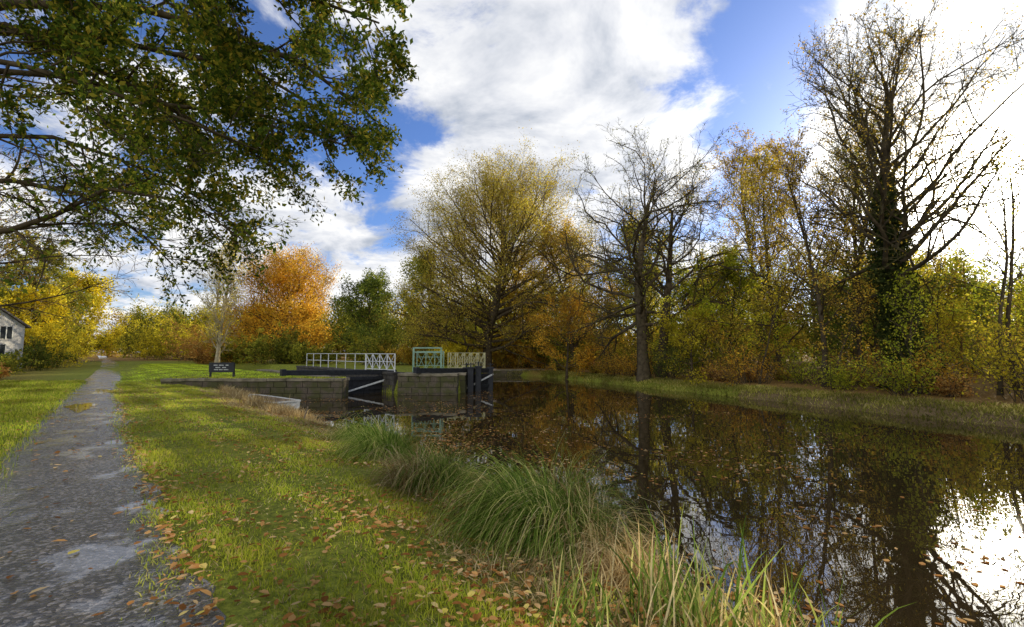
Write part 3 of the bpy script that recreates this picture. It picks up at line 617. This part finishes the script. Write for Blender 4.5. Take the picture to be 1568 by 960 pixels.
make_obj('lock_island_paving', [(*box((-4.6, 26.6, .44), (3.0, 1.7, .1)), 0, None, False)], [coping])
masonry('canal_end_wall', [(-2.9, 46.3, 3.2, 46.3)], .0, stone, thick=.6)
A = np.array([-8.9, 25.4]); B = np.array([-6.75, 27.4]) 
def gate(name, A, B, zt):
    parts = []; n = 9
    for i in range(n):
        p = A + (B - A) * (i + .5) / n; a = math.atan2(*(B - A)[::-1])
        parts.append((*box((p[0], p[1], (zt - 1.4) / 2), (np.linalg.norm(B - A) / n - .012, .12, zt + 1.4), a), 0, None, False))
    d = (B - A) / np.linalg.norm(B - A); nn = np.array([d[1], -d[0]])
    off = nn * .1
    for z in (zt - .1, -.35):
        parts.append((*bar((*(A + off), z), (*(B + off), z), .1, .14), 0, None, False))
    o2 = nn * .24
    parts.append((*bar((*(A + o2), zt - .75), (*(B + o2), zt - .02), .06, .09), 1, None, False))
    C0 = A - d * 3.2; parts.append((*bar((*C0, zt + .32), (*(B), zt + .2), .26, .26), 0, None, False))
    parts.append((*box((C0[0], C0[1], zt + .34), (.2, .34, .32), math.atan2(d[1], d[0])), 0, None, False))
    ob = make_obj(name, parts, [black, white]); bevel(ob, .01); return ob
gate('lock_gate', A, B, .3)
gate('sluice_gate', np.array([-2.75, 27.2]), np.array([-1.3, 28.6]), .35)
pp = []
for (x, y, h) in [(-2.35, 26.9, .75), (-1.95, 27.4, .8), (-1.3, 28.5, .7), (-2.7, 27.9, .7)]:
    pp.append((*box((x, y, h / 2 - .5), (.32, .32, h + .9)), 0, None, False)); pp.append((*box((x, y, h), (.42, .42, .1)), 0, None, False))
    pp.append((*bar((x, y, h - .15), (x, y, h + .3), .07), 0, None, False)); pp.append((*bar((x - .2, y, h + .22), (x + .2, y, h + .22), .04), 0, None, False))
ob = make_obj('paddle_gear', pp, [black]); bevel(ob, .012)

def railing(name, p0, p1, zb, h, nb, mat, xb=(), rails=(1, .62, .3), w=.05):
    p0 = np.array(p0, float); p1 = np.array(p1, float); parts = []
    for i in range(nb + 1):
        p = p0 + (p1 - p0) * i / nb; parts.append((*bar((*p, zb), (*p, zb + h + .02), w * 1.3), 0, None, False))
    for r in rails: parts.append((*bar((*p0, zb + h * r), (*p1, zb + h * r), w), 0, None, False))
    for i in range(nb):
        if i in xb:
            a = p0 + (p1 - p0) * i / nb; b_ = p0 + (p1 - p0) * (i + 1) / nb
            parts.append((*bar((*a, zb + .08), (*b_, zb + h), w * .8), 0, None, False)); parts.append((*bar((*a, zb + h), (*b_, zb + .08), w * .8), 0, None, False))
    return make_obj(name, parts, [mat])
railing('white_railing', (-6.5, 26.2), (-9.0, 29.1), .55, 1.0, 4, white, xb=(0, 1, 2, 3), rails=(1, .55, .1), w=.042)
railing('white_railing', (-9.05, 29.15), (-16.4, 37.7), .55, 1.0, 7, white, rails=(1, .5), w=.035)
railing('green_railing', (-5.7, 27.3), (-4.1, 27.3), .49, 1.4, 1, greenp, rails=(1, .82), w=.08)
railing('green_railing', (-5.7, 28.3), (-4.1, 28.3), .49, 1.2, 3, greenp, xb=(0, 1, 2), rails=(1, .72, .3), w=.04)
railing('cream_railing', (-4.2, 31), (-1.9, 32), .5, 1.1, 5, yellowp, xb=(0, 1, 2, 3, 4), rails=(1, .1), w=.04)
railing('cream_railing', (-4.2, 32.2), (-1.9, 33.2), .5, 1.1, 5, yellowp, xb=(0, 1, 2, 3, 4), rails=(1, .1), w=.04)
make_obj('footbridge_deck', [(*bar((-4.6, 31.5, .46), (-1.3, 32.9, .46), 1.3, .12), 0, None, False)], [wood])

par = bpy.data.objects.new('information_sign', None); sc.collection.objects.link(par); par.location = (-15.0, 24.4, .25)
o = make_obj('board', [(*box((0, 0, .6), (1.3, .06, .5)), 0, None, False)], [black], parent=par); bevel(o, .01)
o = make_obj('posts', [(*box((-.6, .06, .35), (.09, .06, .95)), 0, None, False), (*box((.6, .06, .35), (.09, .06, .95)), 0, None, False)], [black], parent=par)
tx = []
for r, (z, wds) in enumerate([(.72, [.22, .3, .18]), (.6, [.3, .2]), (.49, [.2, .2, .25])]):
    xx = -sum(wds) / 2 - .05
    for wd in wds:
        for j in range(int(wd / .05)): tx.append((*box((xx + j * .05 + .02, -.033, z), (.032, .006, .055 if j % 2 else .045)), 0, None, False))
        xx += wd + .05
make_obj('lettering', tx, [white], parent=par)

def boat():
    L, ns = 2.7, 12; s = np.linspace(0, 1, ns); hw = .52 * (1 - s ** 3.2) ** .8 + .01; hw[0] = .46
    zt = .3 + .12 * s ** 2; zb = -.16 + .14 * s ** 3
    prof = []
    for i in range(ns):
        x = s[i] * L
        prof.append([(x, -hw[i], zt[i]), (x, -hw[i] * .95, zb[i] + .18), (x, -hw[i] * .6, zb[i]), (x, 0, zb[i] - .03), (x, hw[i] * .6, zb[i]), (x, hw[i] * .95, zb[i] + .18), (x, hw[i], zt[i])])
    V = np.array(prof).reshape(-1, 3); k = 7
    F = [[i * k + j, i * k + j + 1, (i + 1) * k + j + 1, (i + 1) * k + j] for i in range(ns - 1) for j in range(k - 1)]
    Vi = np.array(prof) * np.array([.97, .9, 1]) + np.array([.04, 0, .03]); Vi[:, [0, 6], 2] -= .03; Vi = Vi.reshape(-1, 3)
    parts = [(V, F, 0, None, True), (Vi, F, 1, None, True), (V[:7], [[0, 1, 2, 3, 4, 5, 6]], 0, None, False)]
    for sd in (-1, 1):
        for i in range(ns - 1):
            parts.append((*bar((s[i] * L, sd * hw[i], zt[i]), (s[i + 1] * L, sd * hw[i + 1], zt[i + 1]), .06, .04), 0, None, False))
    parts.append((*bar((0, -.47, .3), (0, .47, .3), .07, .05), 0, None, False))
    for xx in (.3, 1.3): parts.append((*box((xx, 0, .2), (.24, .86, .03)), 1, None, False))
    o = make_obj('rowing_boat', parts, [white, wood], (-8.1, 17.2, -.46)); o.rotation_euler = (0, 0, math.radians(145))
boat()
make_obj('wooden_stake', [(*tubes(np.array([[(-5.9, 13.3, -.9), (-5.85, 13.35, -.3), (-5.75, 13.4, .1)]]), np.array([[.022, .02, .018]]), 8), 0, None, True)], [wood])

par = bpy.data.objects.new('white_cottage', None); sc.collection.objects.link(par); par.location = (-49.6, 38.4, .3); par.rotation_euler = (0, 0, math.radians(-8))
render_m = simple_mat('whitewash', (.42, .4, .36), (.66, .63, .57), 2, .85, .2)
slate = simple_mat('slate', (.05, .045, .045), (.13, .11, .1), 5, .6, .4)
glass = simple_mat('window_glass', (.02, .025, .03), (.04, .045, .05), 2, .1, 0)
Wd, Dp, Hh, Rg = 14, 6.5, 3.6, 2.2
V = [(-Wd / 2, -Dp / 2, 0), (Wd / 2, -Dp / 2, 0), (Wd / 2, Dp / 2, 0), (-Wd / 2, Dp / 2, 0), (-Wd / 2, -Dp / 2, Hh), (Wd / 2, -Dp / 2, Hh), (Wd / 2, Dp / 2, Hh), (-Wd / 2, Dp / 2, Hh), (-Wd / 2, 0, Hh + Rg), (Wd / 2, 0, Hh + Rg)]
make_obj('walls', [(V, [[0, 1, 5, 4], [3, 2, 6, 7]], 0, None, False), (V, [[1, 2, 6, 9, 5], [0, 3, 7, 8, 4]], 0, None, False)], [render_m], parent=par)
rp = []
for sd in (-1, 1):
    e = .35; a = math.atan2(Rg, Dp / 2); ln = math.hypot(Rg, Dp / 2) + e
    cy = sd * (Dp / 4 + e * math.cos(a) / 2); cz = Hh + Rg / 2 - e * math.sin(a) / 2 + .08
    rp.append((*box((0, cy, cz), (Wd + .5, ln, .12), 0, -sd * a), 0, None, False))
make_obj('roof', rp, [slate], parent=par)
wp, gp = [], []
for (x, z, w_, h_) in [(-4.5, 1.5, 1.1, 1.2), (-1.2, 1.5, 1.1, 1.2), (4.6, 1.5, 1.1, 1.2), (-4.5, 3.0, .9, .7), (4.6, 3.0, .9, .7)]:
    gp.append((*box((x, -Dp / 2 - .01, z), (w_, .04, h_)), 0, None, False))
    for dx in (-w_ / 2, 0, w_ / 2): wp.append((*box((x + dx, -Dp / 2 - .04, z), (.07, .05, h_ + .1)), 0, None, False))
    wp.append((*box((x, -Dp / 2 - .05, z - h_ / 2 - .05), (w_ + .3, .14, .08)), 0, None, False))
for (yy, z) in [(-1.5, 1.5), (1.5, 1.5), (0, 3.7), (1.9, 3.0)]:
    gp.append((*box((Wd / 2 + .01, yy, z), (.04, .9, 1.0)), 0, None, False))
    for dy in (-.45, 0, .45): wp.append((*box((Wd / 2 + .04, yy + dy, z), (.05, .07, 1.1)), 0, None, False))
make_obj('window_frames', wp, [white], parent=par); make_obj('window_glass', gp, [glass], parent=par)
make_obj('door', [(*box((1.7, -Dp / 2 - .02, 1.05), (1, .06, 2.1)), 0, None, False)], [wood], parent=par)
make_obj('chimneys', [(*box((Wd / 2 - .5, 0, Hh + Rg + .3), (.7, .9, 1.5)), 0, None, False), (*box((-Wd / 2 + .5, 0, Hh + Rg + .3), (.7, .9, 1.5)), 0, None, False)], [render_m], parent=par)

# ------------------------------------------------------------------ sky
AZ, EL = 46.1, 14.4
sd_ = Vector((math.sin(math.radians(AZ)) * math.cos(math.radians(EL)), math.cos(math.radians(AZ)) * math.cos(math.radians(EL)), math.sin(math.radians(EL))))
w_ = bpy.data.worlds.new('World'); sc.world = w_; w_.use_nodes = True; nt = w_.node_tree; nt.nodes.clear()
out = N(nt, 'ShaderNodeOutputWorld'); bg = N(nt, 'ShaderNodeBackground'); STR = .13; bg.inputs['Strength'].default_value = STR
sky = N(nt, 'ShaderNodeTexSky', sky_type='NISHITA'); sky.sun_disc = False; sky.sun_elevation = math.radians(EL); sky.sun_rotation = math.radians(AZ); sky.air_density = 1.0; sky.dust_density = .5; sky.ozone_density = 2.0
tc = N(nt, 'ShaderNodeTexCoord'); dirv = tc.outputs['Generated']
def M(op, a, b=None, clamp=False):
    n = N(nt, 'ShaderNodeMath', operation=op); n.use_clamp = clamp
    for i, v in enumerate([a, b]):
        if v is None: continue
        if isinstance(v, (int, float)): n.inputs[i].default_value = v
        else: nt.links.new(v, n.inputs[i])
    return n.outputs[0]
def dot(v):
    n = N(nt, 'ShaderNodeVectorMath', operation='DOT_PRODUCT'); nt.links.new(dirv, n.inputs[0]); n.inputs[1].default_value = v; return n.outputs['Value']
sx = N(nt, 'ShaderNodeSeparateXYZ'); nt.links.new(dirv, sx.inputs[0])
zz = M('ADD', M('MAXIMUM', sx.outputs[2], 0.), .22)
cb = N(nt, 'ShaderNodeCombineXYZ'); nt.links.new(M('DIVIDE', sx.outputs[0], zz), cb.inputs[0]); nt.links.new(M('DIVIDE', sx.outputs[1], zz), cb.inputs[1]); nt.links.new(M('MULTIPLY', sx.outputs[2], .8), cb.inputs[2])
n1 = noise(nt, 2.3, 8, .64, vec=cb.outputs[0], dist=.35)
dens = M('ADD', M('MULTIPLY', M('SUBTRACT', n1.outputs['Fac'], .5), 1.6), .52)
sdot = M('MAXIMUM', dot(tuple(sd_)), 0.)
blobs = [((-.04, .80, .60), 14, .2), ((.203, .841, .501), 11, .26), ((.56, .63, .53), 13, .26), ((.72, .58, .38), 12, .12), ((-.366, .914, .14), 13, .16), ((-.05, .91, .40), 10, .18), ((.74, .64, .2), 15, .1),
         ((-.679, .697, .2), 20, .12), ((.1, .97, .24), 14, .18), ((-.30, .86, .42), 8, -.2), ((.41, .80, .46), 6, -.24), ((.36, .84, .36), 8, -.06), ((.39, .72, .58), 6, -.12), ((-.2, .955, .24), 9, .12), ((0, -.8, .6), 50, .18)]  # last entry: unseen cloud cover behind the camera, added for the fill light
for v, r, amp in blobs:
    mr = N(nt, 'ShaderNodeMapRange', interpolation_type='SMOOTHSTEP'); mr.inputs['From Min'].default_value = math.cos(math.radians(r * 1.5)); mr.inputs['From Max'].default_value = 1
    mr.inputs['To Min'].default_value = 0; mr.inputs['To Max'].default_value = amp
    vv = Vector(v).normalized(); nt.links.new(dot(tuple(vv)), mr.inputs['Value']); dens = M('ADD', dens, mr.outputs[0])
mr = N(nt, 'ShaderNodeMapRange', interpolation_type='SMOOTHSTEP'); mr.inputs['From Min'].default_value = .5; mr.inputs['From Max'].default_value = .76; nt.links.new(dens, mr.inputs['Value'])
mask = mr.outputs[0]
n2 = noise(nt, 2.4, 6, .6, vec=cb.outputs[0], dist=.3)
cr = ramp(nt, [(.36, (.46, .51, .6)), (.48, (.78, .8, .85)), (.57, (1.0, 1.0, 1.0))], n2.outputs['Fac'])
back_fill = M('MAXIMUM', M('MULTIPLY', dot(tuple(sd_)), -1.), 0.)  # unseen clouds opposite the sun made brighter, added fill light for camera-facing foliage
boost = M('ADD', M('ADD', M('MULTIPLY', M('POWER', sdot, 14.), .6), 1.05), M('MULTIPLY', back_fill, 2.0))
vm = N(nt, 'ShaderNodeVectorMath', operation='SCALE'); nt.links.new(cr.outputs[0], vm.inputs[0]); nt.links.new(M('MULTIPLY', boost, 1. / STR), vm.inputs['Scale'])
tint = N(nt, 'ShaderNodeVectorMath', operation='MULTIPLY'); tint.inputs[1].default_value = (.8, .98, 1.5); nt.links.new(sky.outputs[0], tint.inputs[0])
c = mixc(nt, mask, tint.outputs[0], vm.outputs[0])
glow = M('ADD', M('MULTIPLY', M('POWER', sdot, 26.), .5 / STR), M('MULTIPLY', M('POWER', sdot, 300.), 24 / STR))
gc = N(nt, 'ShaderNodeVectorMath', operation='SCALE'); gc.inputs[0].default_value = (1, .92, .74); nt.links.new(glow, gc.inputs['Scale'])
ad = N(nt, 'ShaderNodeVectorMath', operation='ADD'); nt.links.new(c, ad.inputs[0]); nt.links.new(gc.outputs[0], ad.inputs[1])
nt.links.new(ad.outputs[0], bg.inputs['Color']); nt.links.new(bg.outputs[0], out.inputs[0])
sun = bpy.data.lights.new('sun', 'SUN'); sun.energy = 5; sun.angle = math.radians(.5); sun.color = (1, .88, .66)
so = bpy.data.objects.new('sun', sun); sc.collection.objects.link(so); so.rotation_euler = (-sd_).to_track_quat('-Z', 'Y').to_euler(); so.location = (40, 40, 30)

cam = bpy.data.cameras.new('camera'); cam.lens = 16.5; cam.sensor_width = 36; cam.clip_end = 3000; cam.clip_start = .05
co = bpy.data.objects.new('camera', cam); sc.collection.objects.link(co); co.location = (0, 0, 1.6); co.rotation_euler = (math.radians(90 + 4.8), 0, 0); sc.camera = co
print('faces', sum(len(o.data.polygons) for o in sc.objects if o.type == 'MESH'))
